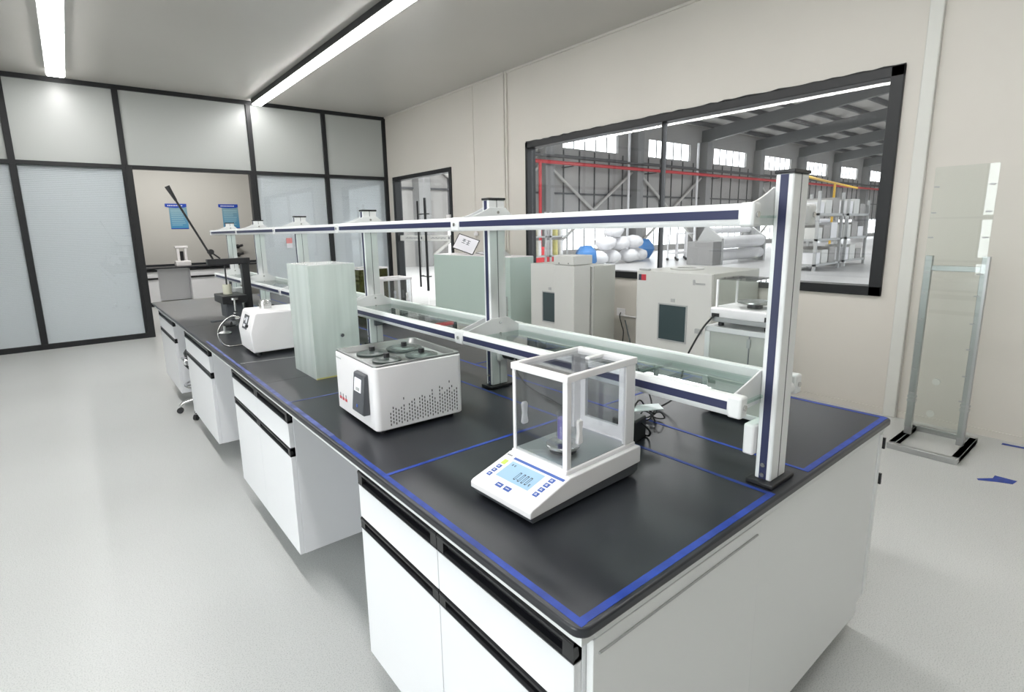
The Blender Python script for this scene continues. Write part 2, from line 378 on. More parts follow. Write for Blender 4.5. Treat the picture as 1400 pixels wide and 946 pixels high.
# ------------------------------------------------------------------ main bench
bench = thing('lab_worktop', 'long black epoxy worktop marked out with blue tape', 'worktop', (.78, 3.0, .82))
X0, X1, Y0, Y1 = -.02, 1.575, -.016, 6.05
wt = MB()
def rrect(x0, x1, y0, y1, r, n=6):
    P = []
    for cx, cy, a in ((x1-r, y1-r, 0), (x0+r, y1-r, 90), (x0+r, y0+r, 180), (x1-r, y0+r, 270)):
        P += [(cx+r*math.cos(math.radians(a+90*i/n)), cy+r*math.sin(math.radians(a+90*i/n))) for i in range(n+1)]
    return P
wt.prism([(x-.78, y-3.0) for x, y in rrect(X0, X1, Y0, Y1, .028)], 'z', .0085, .03)
obj('top_slab', wt, BLACK, bench, bevel=.005, seg=3)
for y in (1.99, 4.03): obj('slab_joint', B(-.795, .79, y-3-.0012, y-3+.0012, .0298, .0303), BPLASTIC, bench)
# tape lines
tz0 = .0301; tcount = [0]
def tape(x0, y0, x1, y1, wd=.02, m=TAPE, parent=bench):
    d = Vector((x1-x0, y1-y0)).normalized()*wd/2; n = Vector((-d.y, d.x))
    P = [(x0-.78+n.x, y0-3+n.y), (x1-.78+n.x, y1-3+n.y), (x1-.78-n.x, y1-3-n.y), (x0-.78-n.x, y0-3-n.y)]
    tcount[0] += 1; obj('tape_line', MB().prism(P, 'z', tz0, tz0+.0004+.00005*tcount[0]), m, parent)
tape(-.001, -.006, -.001, 1.15, .016); tape(.0, 1.15, .002, 2.3, .018, TAPEW); tape(.002, 2.3, 0.004, 3.3, .014, TAPEW)
tape(.0, .004, .716, .004, .017); tape(.707, -.004, .707, 5.9, .013); tape(.0, .755, .707, .755, .013); tape(.0, 1.625, .707, 1.60, .009, TAPEW); tape(.02, 2.49, .707, 2.38, .005, GREYMETAL)
tape(.915, .004, 1.56, .004, .018); tape(.915, -.004, .99, 5.9, .012); tape(1.553, .0, 1.553, 5.9, .016); tape(.92, .75, 1.55, .75, .011); tape(.95, 1.62, 1.55, 1.62, .011)

frame = thing('bench_frame', 'white metal frame and adjustable feet carrying the black worktop', 'frame', (.78, 3, 0))
obj('edge_rail', B(-.779, -.745, -2.998, 3.03, .7995, .828), ALU, frame); obj('edge_rail', B(.740, .774, -2.998, 3.03, .7995, .828), ALU, frame)
obj('cross_rail', B(-.744, .739, -2.999, -2.965, .7995, .828), ALU, frame)
for y in (0.052, 1.8, 3.4, 4.9, 5.68):
    yy = y-3
    obj('foot_beam', B(-.56, .70, yy, yy+.05, .10, .143), ALU, frame, bevel=.004)
    for x in (-.3, .655):
        obj('levelling_foot', MB().cyl((x, yy+.03, .012), (x, yy+.03, .10), .013, 14).cyl((x, yy+.03, 0), (x, yy+.03, .014), .022, 16), BPLASTIC, frame, smooth=True)

endp = thing('end_panel', 'broad white laminate panel closing the near end of the bench', 'panel', (.78, .0, .165))
obj('panel_sheet', B(-.750, -.120, .0, .017, 0, .633), WPOWDER, endp, bevel=.0015); obj('panel_sheet', B(-.117, .735, .002, .017, 0, .633), WPOWDER, endp, bevel=.0015)
obj('corner_post', B(.737, .765, -.002, .017, .01, .633), WPOWDER, endp, bevel=.003)
obj('toe_board', B(-.72, .70, .004, .017, -.06, -.001), WPOWDER, endp, bevel=.002)
obj('panel_bead', MB().cyl((-.14, -.001, .600), (-.735, -.001, .600), .0028, 8), GREYMETAL, endp)

def handle(mb, y0, y1, z0, z1):
    zt, zb = z1, z0
    P = [(.0205, zt), (.003, zt), (-.002, zt-.005), (-.002, zt-.011), (.010, zt-.013), (.014, zb+.012), (.003, zb+.009), (-.002, zb+.004), (-.001, zb), (.0205, zb)]
    return mb.prism(P, 'y', y0, y1)
def cabinet(y0, y1, split, label, side=1, x=.0):
    t = thing('base_cabinet', label, 'cabinet', (x if side == 1 else 1.56-x, (y0+y1)/2, .145))
    h = (y1-y0)/2; s = side
    def bb(a, b, *r): return B(min(a*s, b*s), max(a*s, b*s), *r)
    obj('carcass', bb(.021, .62, -h, h, 0, .653), WHITE, t, bevel=.001)
    cols = [(-h, 0), (0, h)] if split else [(-h, h)]
    for a, b in cols:
        g = .0015
        d = obj('door', bb(0, .0205, a+g, b-g, 0, .454), WHITE, t, bevel=.0015)
        dw = obj('drawer', bb(0, .0205, a+g, b-g, .496, .604), WHITE, t, bevel=.0015)
        for par, z0, z1 in ((d, .456, .494), (dw, .606, .653)):
            hb = handle(MB(), a+g, b-g, z0, z1)
            if s == -1: hb.v = [(-q[0], q[1], q[2]) for q in hb.v]
            hd = obj('handle', hb, BHANDLE, par)
            obj('handle_cap', bb(-.001, .02, a+g, a+.03, z0+.002, z1-.002), BPLASTIC, par); obj('handle_cap', bb(-.001, .02, b-.03, b-g, z0+.002, z1-.002), BPLASTIC, par)
        if s == -1 and a == -h:
            for z in (.475, .61): obj('hinge', bb(-.006, .002, a-.024, a+.002, z-.02, z+.02), BPLASTIC, t)
    return t
cabinet(.018, .952, True, 'nearest white base cabinet with two drawers over two doors')
cabinet(1.655, 2.635, True, 'second white base cabinet from the near end, double fronted')
cabinet(3.285, 4.21, False, 'third white base cabinet from the near end, beside the stool')
cabinet(4.81, 5.74, False, 'farthest white base cabinet at the end of the bench')
cabinet(.018, .952, True, 'white base cabinet under the far right side of the bench, black hinges showing', side=-1)
bp_ = thing('knee_panel', 'white rear panels closing the knee spaces under the bench', 'panel', (.78, 3.5, .145))
for a, b in ((.952, 1.655), (2.635, 3.285), (4.21, 4.81)): obj('panel_sheet', B(-.12, -.10, a-3.5+.002, b-3.5-.002, 0, .653), WHITE, bp_)

# ------------------------------------------------------------------ reagent rack
PY = [.0465, 1.24, 2.45, 3.66, 4.83, 5.96]
rack = thing('reagent_rack', 'two tier white reagent rack with glass shelves and navy stripes', 'rack', (.79, 3, .85))
def L(y): return y-3
for i, y in enumerate(PY):
    yc = L(y)
    po = obj('post', MB().box(-.043, .0412-.0, yc-.0215, yc+.0215, .012, .80), ALU, rack, bevel=.004)
    obj('stripe', B(-.0442, -.0425, yc-.0095, yc+.0095, .014, .798), NAVY, po)
    obj('slot', B(-.0025, .0005, yc-.0222, yc-.0205, .012, .80), GREYGROOVE, po)
    obj('slot', B(-.0025, .0005, yc+.0205, yc+.0222, .012, .80), GREYGROOVE, po)
    obj('top_cap', B(-.046, .0445, yc-.0245, yc+.0245, .80, .809), BPLASTIC, po, bevel=.002, label='flat black cap on the post')
    obj('base_plate', B(-.062, .065, yc-.036, yc+.036, 0, .012), BPLASTIC, po, bevel=.003, label='black foot plate of the post')
    for z in (.022, .05): obj('bolt', MB().cyl((-.044, yc, z+.004), (-.048, yc, z+.004), .006, 12), STEEL, po, smooth=True)
    for zt, zr0, pw in ((.770, .677, 1.6), (.308, .219, 1.1)):       # bracket plates of the two tiers
        zr1 = zr0+.052; n = 10
        def half(R): return [(.042+(R-.07)*k/n, zr1+(zt-zr1)*(1-k/n)**pw) for k in range(n+1)]+[(R-.004, zr1-.004), (R, zr1-.012), (R, zr0+.012), (R-.006, zr0)]
        poly = half(.135)+[(-x_, z_) for x_, z_ in reversed(half(.2))]
        for sd in ((1,) if i == 0 else (-1,) if i == 5 else (-1, 1)):
            pl = obj('bracket', MB().prism(poly, 'y', *sorted((yc+sd*.0225, yc+sd*.0275))), ALU, rack, bevel=.0015)
            for bx, bz in ((.0, zr0+.02), (.0, zt-.02), (.118, zr0+.026), (-.178, zr0+.026)):
                if sd == -1 or abs(bx) > .1: obj('bolt', MB().cyl((bx, yc+sd*.027, bz), (bx, yc+sd*.031, bz), .006, 10), STEEL, pl, smooth=True)
        for s in (-1, 1):
            ya, yb = (yc-.008 if i == 0 else yc-.027), (yc+.02 if i == 5 else yc+.027)
            R_ = .2 if s < 0 else .135
            bk = obj('rail_joint', B(min(s*(R_-.035), s*(R_+.0005)), max(s*(R_-.035), s*(R_+.0005)), ya, yb, zr0-.0015, zr1+.0015), ALU, rack, bevel=.006)
            obj('bolt', MB().cyl((s*R_, yc, zr0+.026), (s*(R_+.004), yc, zr0+.026), .007, 12) if i else MB().cyl((s*(R_-.018), ya, zr0+.026), (s*(R_-.018), ya-.004, zr0+.026), .007, 12), STEEL, bk, smooth=True)
for i in range(5):
    a, b = L(PY[i])+(.027 if i else .003), L(PY[i+1])-.027
    for zr0 in (.677, .219):
        for s in (-1, 1):
            e_ = 0 if s < 0 else -.065
            P = [(s*(q+e_), z) for q, z in ((.168, zr0+.004), (.172, zr0), (.19, zr0), (.196, zr0+.01), (.1965, zr0+.042), (.19, zr0+.052), (.172, zr0+.052), (.168, zr0+.048))]
            r = obj('rail', MB().prism(P, 'y', a, b), ALU, rack, smooth=True)
            obj('stripe', B(min(s*(.1955+e_), s*(.1978+e_)), max(s*(.1955+e_), s*(.1978+e_)), a+.004, b-.004, zr0+.016, zr0+.037), NAVY, r)
        obj('shelf_glass', B(-.169, .104, a+.01, b-.01, zr0+.018, zr0+.024), SHELFGL, rack)
        for q in (.33, .67):
            obj('shelf_stay', B(-.168, .103, a+(b-a)*q-.004, a+(b-a)*q+.004, zr0+.008, zr0+.0175), GREYMETAL, rack)
# sockets on the posts
for y, s, col in ((PY[0], 1, WPLASTIC), (PY[1], -1, WPLASTIC), (PY[2], -1, DGREY), (PY[5], 1, DGREY)):
    yc = L(y); a = (yc+.0225, yc+.052) if s > 0 else (yc-.045, yc-.0225)
    z0 = .075 if y == PY[0] else .12
    obj('socket_box', B(-.02 if s < 0 else -.06, .038 if s < 0 else .02, a[0], a[1], z0, z0+.085), col, rack, bevel=.006, label='socket box clipped to the post')
obj('side_knob', MB().cyl((.05, L(.047), .245), (.075, L(.047), .245), .016, 16), ALU, rack, smooth=True)
plug = thing('power_plug', 'black plug in the socket of the second post', 'plug', (.805, PY[1]-.045, 1.0))
obj('plug_body', MB().cyl((0, 0, 0), (0, -.045, -.003), .022, 18, .018), BPLASTIC, plug, smooth=True)
obj('cord', MB().tube(smoothpts([(0, -.04, 0), (.01, -.06, -.02), (.02, -.055, -.08), (.05, -.10, -.140), (.0, -.3, -.1425), (-.06, -.5, -.1425)]), .0035, 8), BPLASTIC, plug, smooth=True)

# ------------------------------------------------------------------ analytical balance (front)
def balance(label, loc, rot, simple=False):
    t = thing('analytical_balance', label, 'balance', loc, rot)
    W = .225; D = .425
    prof = [(0.0, .024), (0.0, .040), (.006, .045), (.128, .080), (.135, .083), (D-.004, .084), (D, .08), (D, .036), (D-.2, .032), (.1, .027)]
    sh = obj('shell', MB().prism(prof, 'y', 0, W), WPLASTIC, t, bevel=.005, seg=3)
    obj('base_tray', MB().prism([(.012, .008), (.002, .0235), (.1, .0265), (D-.2, .0315), (D-.004, .0355), (D-.006, .012), (D-.03, .006)], 'y', .004, W-.004), DGREY, t, bevel=.003)
    for fx in (.04, D-.05):
        for fy in (.03, W-.03): obj('foot', MB().cyl((fx, fy, 0), (fx, fy, .009), .014, 14), BPLASTIC, t, smooth=True)
    cx0, cx1, cy0, cy1 = .138, D-.014, .014, W-.014
    obj('plinth', B(cx0-.004, cx1+.004, cy0-.002, cy1+.002, .083, .095), WPLASTIC, t, bevel=.003)
    obj('chamber_floor', B(cx0+.014, cx1-.024, cy0+.004, cy1-.004, .0945, .0965), GALV, t)
    zt = .336
    for (a, b, c, d) in ((cx0, cx0+.016, cy0, cy0+.016), (cx0, cx0+.006, cy1-.010, cy1), (cx1-.04, cx1, cy0, cy0+.012), (cx1-.04, cx1, cy1-.012, cy1)):
        obj('chamber_post', B(a, b, c, d, .095, zt-.016), WPLASTIC, t, bevel=.002)
    obj('back_frame', MB().box(cx1-.012, cx1, cy0+.012, cy1-.012, .095, .13).box(cx1-.012, cx1, cy0+.012, cy0+.045, .13, zt-.016).box(cx1-.012, cx1, cy1-.03, cy1-.012, .13, zt-.016), WPLASTIC, t)
    fr = MB().box(cx0-.003, cx1+.003, cy0-.003, cy0+.009, zt-.018, zt).box(cx0-.003, cx1+.003, cy1-.009, cy1+.003, zt-.018, zt)
    fr.box(cx0-.003, cx0+.012, cy0+.009, cy1-.009, zt-.018, zt).box(cx1-.022, cx1+.003, cy0+.009, cy1-.009, zt-.018, zt)
    obj('top_frame', fr, WPLASTIC, t, bevel=.002)
    obj('front_glass', B(cx0+.004, cx0+.007, cy0+.012, cy1-.008, .095, zt-.016), CHAMB, t)
    obj('back_glass', B(cx1-.010, cx1-.007, cy0+.045, cy1-.03, .13, zt-.016), CHAMB, t)
    for yy in (cy0+.003, cy1-.006):
        g = obj('side_glass', B(cx0+.016, cx1-.04, yy, yy+.003, .097, zt-.017), CHAMB, t)
        hy = yy-.006 if yy < .1 else yy+.003
        hx = cx0+.042
        hb = MB(); hb.prism([(hx-.011, .16), (hx-.008, .155), (hx+.008, .155), (hx+.011, .16), (hx+.007, .185), (hx+.010, .212), (hx+.006, .218), (hx-.006, .218), (hx-.010, .212), (hx-.007, .185)], 'y', hy-.004, hy+.006)
        obj('door_grip', hb, WPLASTIC, g, bevel=.003)
    tg = obj('top_glass', B(cx0+.012, cx1-.022, cy0+.009, cy1-.009, zt-.012, zt-.009), CHAMB, t)
    obj('slide_bar', B(cx1-.09, cx1-.03, (cy0+cy1)/2-.012, (cy0+cy1)/2+.004, zt-.009, zt-.001), WPLASTIC, tg, bevel=.002)
    px, py = .222, .105
    obj('pan_support', MB().cyl((px, py, .096), (px, py, .109), .036, 28), BPLASTIC, t, smooth=True)
    obj('weighing_pan', MB().lathe([(.0, .108), (.043, .108), (.046, .111), (.046, .116), (.044, .118), (.0, .118)], (px, py, 0), 40), STEEL, t, smooth=True)
    # control panel on the slope, coordinates s up the slope and t across
    e0, e1 = Vector((.008, 0, .0455)), Vector((.126, 0, .0795)); d = (e1-e0); n = Vector((-d.z, 0, d.x)).normalized()
    def on(sv, tv, h=0): return e0+d*sv+Vector((0, W*(1-tv), 0))+n*h
    def pad(name, s0, s1, t0, t1, h, m, par=sh, label=None):
        vs = [on(a, b, c) for c in (-.001, h) for a in (s0, s1) for b in (t0, t1)]
        return obj(name, MB().add(vs, [(0, 2, 3, 1), (4, 5, 7, 6), (0, 1, 5, 4), (2, 6, 7, 3), (0, 4, 6, 2), (1, 3, 7, 5)]), m, par, label=label)
    pad('accent_bar', .92, .985, .17, .97, .0007, BLUEBTN, label='blue accent bar above the display')
    lcd = pad('display', .34, .86, .20, .73, .0007, LCD, label='pale blue lit display')
    pad('power_button', .68, .82, .085, .145, .0012, GREENBTN, label='yellow green button')
    for k in range(3):
        bt = pad('button', .25+k*.14, .35+k*.14, .085, .145, .0012, BLUEBTN)
    for k in range(4): pad('button', .30+k*.155, .41+k*.155, .82, .885, .0012, BLUEBTN)
    for k in range(2): pad('button', .10, .21, .33+k*.135, .425+k*.135, .0012, BLUEBTN)
    pr_ = MB()
    def pb(mb, s0, s1, t0, t1, h=.0017):
        vs = [on(a, b, c) for c in (h-.0004, h) for a in (s0, s1) for b in (t0, t1)]
        mb.add(vs, [(0, 2, 3, 1), (4, 5, 7, 6), (0, 1, 5, 4), (2, 6, 7, 3), (0, 4, 6, 2), (1, 3, 7, 5)])
    for k in range(3): pb(pr_, .28+k*.14, .295+k*.14, .10, .13); pb(pr_, .305+k*.14, .32+k*.14, .105, .125)
    for k in range(4): pb(pr_, .335+k*.155, .35+k*.155, .835, .87); pb(pr_, .365+k*.155, .38+k*.155, .84, .86)
    for k in range(2): pb(pr_, .145, .165, .35+k*.135, .405+k*.135)
    obj('button_print', pr_, PAPER, sh)
    dg = MB()                                                   # digits 0.000 g
    def zero(t0, tw, s0, s1, th=.006, ts=.022):
        for tt in (t0, t0+tw): pb(dg, s0, s1, tt-th/2, tt+th/2, .0012)
        for ss in (s0, s1): pb(dg, ss-ts/2, ss+ts/2, t0, t0+tw, .0012)
    for k, tt in enumerate((.445, .51, .565, .62)): zero(tt, .0235, .44, .66, .0052, .022)
    pb(dg, .455, .478, .489, .496, .0012)
    zero(.675, .014, .46, .50, .0035, .012); pb(dg, .42, .50, .6875, .691, .0012)
    for tt in (.25, .29): zero(tt, .012, .74, .78, .004, .012)
    obj('digits', dg, INK, lcd)
    br = MB()
    for k in range(7): pb(br, .965, 1.0, .03+k*.0125, .039+k*.0125, .0008)
    obj('maker_print', br, GREYINK, sh)
    return t
balance('white analytical balance with glass chamber and lit display on the near bench', (.128, .279, .85), math.radians(2))
def beaker(loc):
    t = thing('sample_jar', 'glass jar of violet liquid on the pan of the near balance', 'jar', loc)
    obj('liquid', MB().lathe([(0, .012), (.017, .012), (.017, .066), (0, .066)], (0, 0, 0), 24), PURPLE, t, smooth=True)
    obj('glass_wall', MB().lathe([(.0, 0), (.022, 0), (.024, .004), (.0195, .010), (.0195, .078), (.0215, .08), (.0185, .08), (.0185, .011), (0, .011)], (0, 0, 0), 24), CLEAR, t, smooth=True)
beaker((.352, .395, .9685))

# ------------------------------------------------------------------ water bath
bath = thing('water_bath', 'white water bath with steel top and four ring lids on the bench', 'water bath', (.113, 1.035, .85), math.radians(-2))
BW, BD = .345, .372
def loops(Ls, first=True):
    mb = MB(); n = len(Ls[0][0]); vs = [(x, y, z) for P, z in Ls for x, y in P]
    fs = [(k*n+i, k*n+(i+1) % n, (k+1)*n+(i+1) % n, (k+1)*n+i) for k in range(len(Ls)-1) for i in range(n)]
    return mb.add(vs, fs+([tuple(range(n-1, -1, -1))] if first else [])+[tuple(range((len(Ls)-1)*n, len(Ls)*n))])
ro, rl, ri = rrect(0, BW, 0, BD, .02), rrect(.004, BW-.004, .004, BD-.004, .018), rrect(.012, BW-.012, .012, BD-.012, .02)
obj('housing', loops([(rl, .014), (ro, .018), (ro, .233), (rl, .2365), (ri, .2365), (ri, .21)]), WPLASTIC, bath, smooth=True)
for fx in (.04, BW-.04):
    for fy in (.04, BD-.04): obj('foot', MB().cyl((fx, fy, 0), (fx, fy, .016), .016, 14), BPLASTIC, bath, smooth=True)
q0, q1, q2, q3 = rrect(.004, BW-.004, .004, BD-.004, .016), rrect(.016, BW-.016, .016, BD-.016, .02), rrect(.024, BW-.024, .024, BD-.024, .022), rrect(.030, BW-.030, .030, BD-.030, .022)
obj('steel_top', loops([(q0, .2367), (q0, .243), (q1, .243), (q2, .225), (q3, .2235)], False), TRAY, bath, smooth=True)
for (lx, ly, r) in ((.110, .265, .058), (.240, .258, .070), (.105, .125, .052), (.240, .115, .060)):
    ld = obj('ring_lid', MB().lathe([(0, .2240), (r, .2240), (r, .231), (r*.8, .233), (r*.78, .2323), (r*.6, .235), (r*.58, .2343), (r*.4, .237), (0, .238)], (lx, ly, 0), 40), LIDM, bath, smooth=True)
    obj('knob', MB().cyl((lx, ly, .236), (lx, ly, .253), .011, 18), BPLASTIC, ld, smooth=True)
cp = obj('control_panel', MB().prism([(.0, .208), (-.016, .204), (-.030, .07), (-.022, .064), (.0, .064)], 'y', .048, .140), DGREY, bath, bevel=.004)
def fx_(z, h=0): return -.016-.014*(.204-z)/.134-h
obj('screen', MB().prism([(fx_(.188), .188), (fx_(.188, .0012), .188), (fx_(.142, .0012), .142), (fx_(.142), .142)], 'y', .068, .124), mat('white_screen', (.85, .85, .9), .2, emit=((.9, .92, 1), .35)), cp)
obj('screen_print', MB().prism([(fx_(.158, .001), .158), (fx_(.158, .0016), .158), (fx_(.146, .0016), .146), (fx_(.146, .001), .146)], 'y', .075, .112), GREYMETAL, cp)
obj('key', MB().prism([(fx_(.098), .098), (fx_(.098, .0012), .098), (fx_(.088, .0012), .088), (fx_(.088), .088)], 'y', .09, .10), BLUEBTN, cp)
vt = MB(); random.seed(3)
for cix in range(27):
    for r_i in range(9):
        top = 3.2+cix*.10+1.4*math.sin(cix*1.7)
        if r_i > top+1.5 or (r_i > top and random.random() < .6): continue
        x = .052+cix*.0102; z = .032+r_i*.0128+(cix % 2)*.0064
        if x < .33: vt.box(x-.0016, x+.0016, -.0006, .002, z-.0040, z+.0040)
obj('vent_slots', vt, BPLASTIC, bath, kind='stuff')
lb = MB()
for k in range(3): lb.box(-.0006, .001, .265+k*.028, .285+k*.028, .055, .066)
obj('red_label', lb, RED, bath, label='three small red warning marks')
l2 = MB()
for k in range(3): l2.box(-.0006, .001, .271+k*.028, .279+k*.028, .067, .080)
obj('label_print', l2, GREYINK, bath)
l3 = MB()
for k in range(6): l3.box(-.0006, .001, .300+k*.009, .3065+k*.009, .214, .219)
obj('maker_print', l3, GREYMETAL, bath)

# ------------------------------------------------------------------ frosted glass box
def glass_box(name, label, cat, x0, x1, y0, y1, z0, z1, m, th=.006):
    t = thing(name, label, cat, ((x0+x1)/2, (y0+y1)/2, z0)); a, b, h = (x1-x0)/2, (y1-y0)/2, z1-z0
    obj('front_pane', B(-a, -a+th, -b, b, .0, h-th), m, t); obj('rear_pane', B(a-th, a, -b, b, 0, h-th), m, t)
    obj('side_pane', B(-a+th, a-th, -b, -b+th, 0, h-th), m, t); obj('side_pane', B(-a+th, a-th, b-th, b, 0, h-th), m, t)
    obj('top_pane', B(-a, a, -b, b, h-th, h), m, t)
    return t
gb = glass_box('frosted_glass_box', 'tall frosted green glass box between the water bath and the white mill', 'box', .213, .438, 1.882, 2.178, .85, 1.386, FROST)
obj('glue_edge', B(-.113, .113, -.15, -.147, 0, .006), YELLOW, gb)
obj('door_knob', MB().cyl((.02, -.155, .20), (.02, -.17, .20), .009, 12).cyl((.02, -.149, .20), (.02, -.155, .20), .005, 8), CHROME, gb, smooth=True)
obj('inner_clip', MB().box(-.07, -.055, .02, .04, .26, .30).box(-.09, -.075, .03, .045, .26, .29), BPLASTIC, gb)
obj('inner_pane', B(-.10, .10, -.02, -.015, .006, .22), FROST, gb)

# ------------------------------------------------------------------ white mill with screen
mill = thing('laboratory_mill', 'white angular bench mill with small screen behind the frosted box', 'laboratory mill', (.115, 2.605, .85), math.radians(-1.5))
prof = [(.004, .02), (-.004, .13), (-.002, .145), (.028, .238), (.04, .245), (.41, .243), (.42, .235), (.42, .02)]
obj('housing', MB().prism(prof, 'y', 0, .30), WPLASTIC, mill, bevel=.006, seg=3)
for fx in (.04, .38):
    for fy in (.04, .26): obj('foot', MB().cyl((fx, fy, 0), (fx, fy, .021), .016, 12), BPLASTIC, mill, smooth=True)
def slant(u, v, h):  # u up the slanted front, v across
    p0, p1 = Vector((-.002, 0, .145)), Vector((.028, 0, .238)); d = p1-p0; nn = Vector((-d.z, 0, d.x)).normalized()
    return p0+d*u+Vector((0, v, 0))+nn*h
def spad(u0, u1, v0, v1, h):
    return MB().add([slant(a, b, c) for c in (-.001, h) for a in (u0, u1) for b in (v0, v1)], [(0, 2, 3, 1), (4, 5, 7, 6), (0, 1, 5, 4), (2, 6, 7, 3), (0, 4, 6, 2), (1, 3, 7, 5)])
scr = obj('screen', spad(-.02, .82, .10, .205, .002), DGREY, mill)
obj('screen_icons', MB().add(spad(.35, .7, .12, .15, .003).v, spad(0, 1, 0, 1, 0).f).add(spad(.1, .25, .14, .19, .003).v, spad(0, 1, 0, 1, 0).f).add(spad(.45, .6, .165, .19, .003).v, spad(0, 1, 0, 1, 0).f), PAPER, scr)
obj('knob', MB().cyl(tuple(slant(.2, .085, 0)), tuple(slant(.2, .085, .014)), .008, 14), BPLASTIC, mill, smooth=True)
obj('feed_cap', MB().lathe([(0, .243), (.034, .243), (.034, .262), (.037, .264), (.037, .276), (.033, .278), (.033, .289), (.028, .294), (0, .294)], (.135, .20, 0), 28), STEEL, mill, smooth=True)
obj('coupling', MB().cyl((-.02, .285, .19), (.0, .285, .19), .008, 12), STEEL, mill, smooth=True)
obj('steel_hose', MB().tube(smoothpts([(.005, .285, .19), (-.03, .30, .203), (-.075, .32, .175), (-.11, .345, .115), (-.10, .36, .05), (-.065, .36, .014), (.0, .37, .008), (.05, .38, .008)]), .005, 10), STEEL, mill, smooth=True)

# ------------------------------------------------------------------ black lever instrument
ins = thing('lever_press', 'black gantry instrument with long tilted lever at the far left of the bench', 'instrument', (.33, 4.0, .8505))
obj('beam', B(-.15, .15, -.03, .03, .455, .50), BPLASTIC, ins, bevel=.003)
obj('column', B(.085, .14, -.03, .03, .012, .455), BPLASTIC, ins, bevel=.003)
obj('column_foot', B(.05, .17, -.08, .08, 0, .012), DGREY, ins, bevel=.003)
obj('stage', B(-.10, .075, -.15, .15, .165, .225), BPLASTIC, ins, bevel=.004)
obj('stage_body', B(-.07, .05, -.09, .09, .05, .165), DGREY, ins, bevel=.006)
obj('crank', MB().cyl((-.02, -.155, .11), (-.02, -.155, .20), .008, 12).cyl((-.02, -.155, .195), (-.02, -.155, .21), .028, 20).cyl((-.02, -.155, .09), (-.02, -.155, .10), .018, 16), STEEL, ins, smooth=True)
obj('base_arm', MB().box(-.19, .06, -.14, -.10, .035, .05).box(-.09, -.06, -.45, -.12, .035, .05), DGREY, ins, bevel=.003)
obj('foot_disc', MB().lathe([(0, 0), (.042, 0), (.044, .006), (.03, .012), (.01, .018), (.009, .05), (0, .05)], (-.17, -.47, 0), 28), GALV, ins, smooth=True)
obj('foot_link', MB().cyl((-.17, -.47, .045), (-.075, -.43, .045), .008, 10).cyl((-.16, -.43, .06), (-.12, -.46, .06), .017, 14), BPLASTIC, ins, smooth=True)
obj('plunger_rod', MB().cyl((-.03, 0, .30), (-.03, 0, .47), .006, 12), BPLASTIC, ins, smooth=True)
obj('lever', MB().cyl((-.105, .0, .50), (-.30, .0, .93), .0075, 12).cyl((-.30, 0, .93), (-.345, 0, 1.03), .0095, 12, .0175), BPLASTIC, ins, smooth=True)
obj('counterweight', MB().cyl((-.115, -.025, .555), (-.115, .03, .555), .02, 16).cyl((-.11, 0, .55), (-.055, 0, .502), .006, 10), BPLASTIC, ins, smooth=True)
jar = thing('sample_cup', 'small cream cup under the rod of the black lever instrument', 'cup', (.300, 4.0, 1.0765))
obj('cup_wall', MB().lathe([(0, 0), (.03, 0), (.032, .004), (.032, .075), (.029, .075), (.029, .006), (0, .006)], (0, 0, 0), 24), mat('cream_glass', (.75, .74, .6), .3), jar, smooth=True)
obj('filling', MB().lathe([(0, .007), (.028, .007), (.028, .04), (0, .04)], (0, 0, 0), 20), PAPER, jar)
tag(obj('grey_counter_box', MB().box(.40, .47, 4.2, 4.3, .8505, 1.10), GREYMETAL, bevel=.004), 'slim grey box behind the black lever instrument', 'box')

# ------------------------------------------------------------------ right half of the bench
ap = thing('power_adapter', 'black power adapter standing behind the near balance', 'adapter', (.745, .47, .85), math.radians(12))
obj('adapter_body', B(-.05, .04, -.03, .05, 0, .075), BPLASTIC, ap, bevel=.006)
obj('cable', MB().tube(smoothpts([(.0, -.03, .06), (.02, -.05, .03), (.035, -.04, .006), (.05, .0, .006), (.06, .04, .02), (.03, .05, .07)]), .003, 8), BPLASTIC, ap, smooth=True)
tag(obj('instruction_card', MB().prism([(.76, .50), (.87, .44), (.905, .485), (.80, .545)], 'z', .9265, .929), PAPER), 'white card lying on top of the black power adapter', 'card')
cb = thing('tied_cable', 'bundle of black cable tied in a knot on the worktop', 'cable', (.93, .53, .85))
obj('strand', MB().tube(smoothpts([(-.13, -.02, .08), (-.07, .0, .09), (-.02, .01, .05), (.0, .0, .03), (.04, .03, .02), (.10, .08, .05), (.16, .2, .16), (.22, .3, .30)]), .003, 8), BPLASTIC, cb, smooth=True)
bun = MB()
for k in range(5):
    a = k*1.25; P = [(.0, 0, .02), (.03*math.cos(a), .03*math.sin(a), .035), (.045*math.cos(a+.3), .045*math.sin(a+.3), .012), (.02*math.cos(a+.7), .02*math.sin(a+.7), .006)]
    bun.tube(smoothpts(P, 5, True), .0028, 6, True)
obj('coil', bun, BPLASTIC, cb, smooth=True)
rb = thing('instrument_housing', 'white box housing with grey inset panels behind the near post', 'housing', (1.15, .47, .85))
hz = .325
fr = MB().box(0, .16, -.235, 0, .012, .03).box(0, .16, -.235, 0, hz-.02, hz)
for (a, b) in ((0, -.235), (0, -.02), (.14, -.235), (.14, -.02)): fr.box(a, a+.02, b, b+.02, .03, hz-.02)
obj('frame', fr, WPOWDER, rb, bevel=.003)
for q in (B(.006, .012, -.215, -.02, .03, hz-.02), B(.02, .14, -.231, -.225, .03, hz-.02), B(.148, .154, -.215, -.02, .03, hz-.02), B(.02, .14, -.01, -.004, .03, hz-.02)): obj('side_panel', q, OVENG, rb)
obj('door_seam', B(.003, .0065, -.165, -.162, .03, hz-.02), GREYINK, rb)
obj('seam_hinge', B(-.001, .006, -.169, -.157, hz-.06, hz-.03), GREYMETAL, rb)
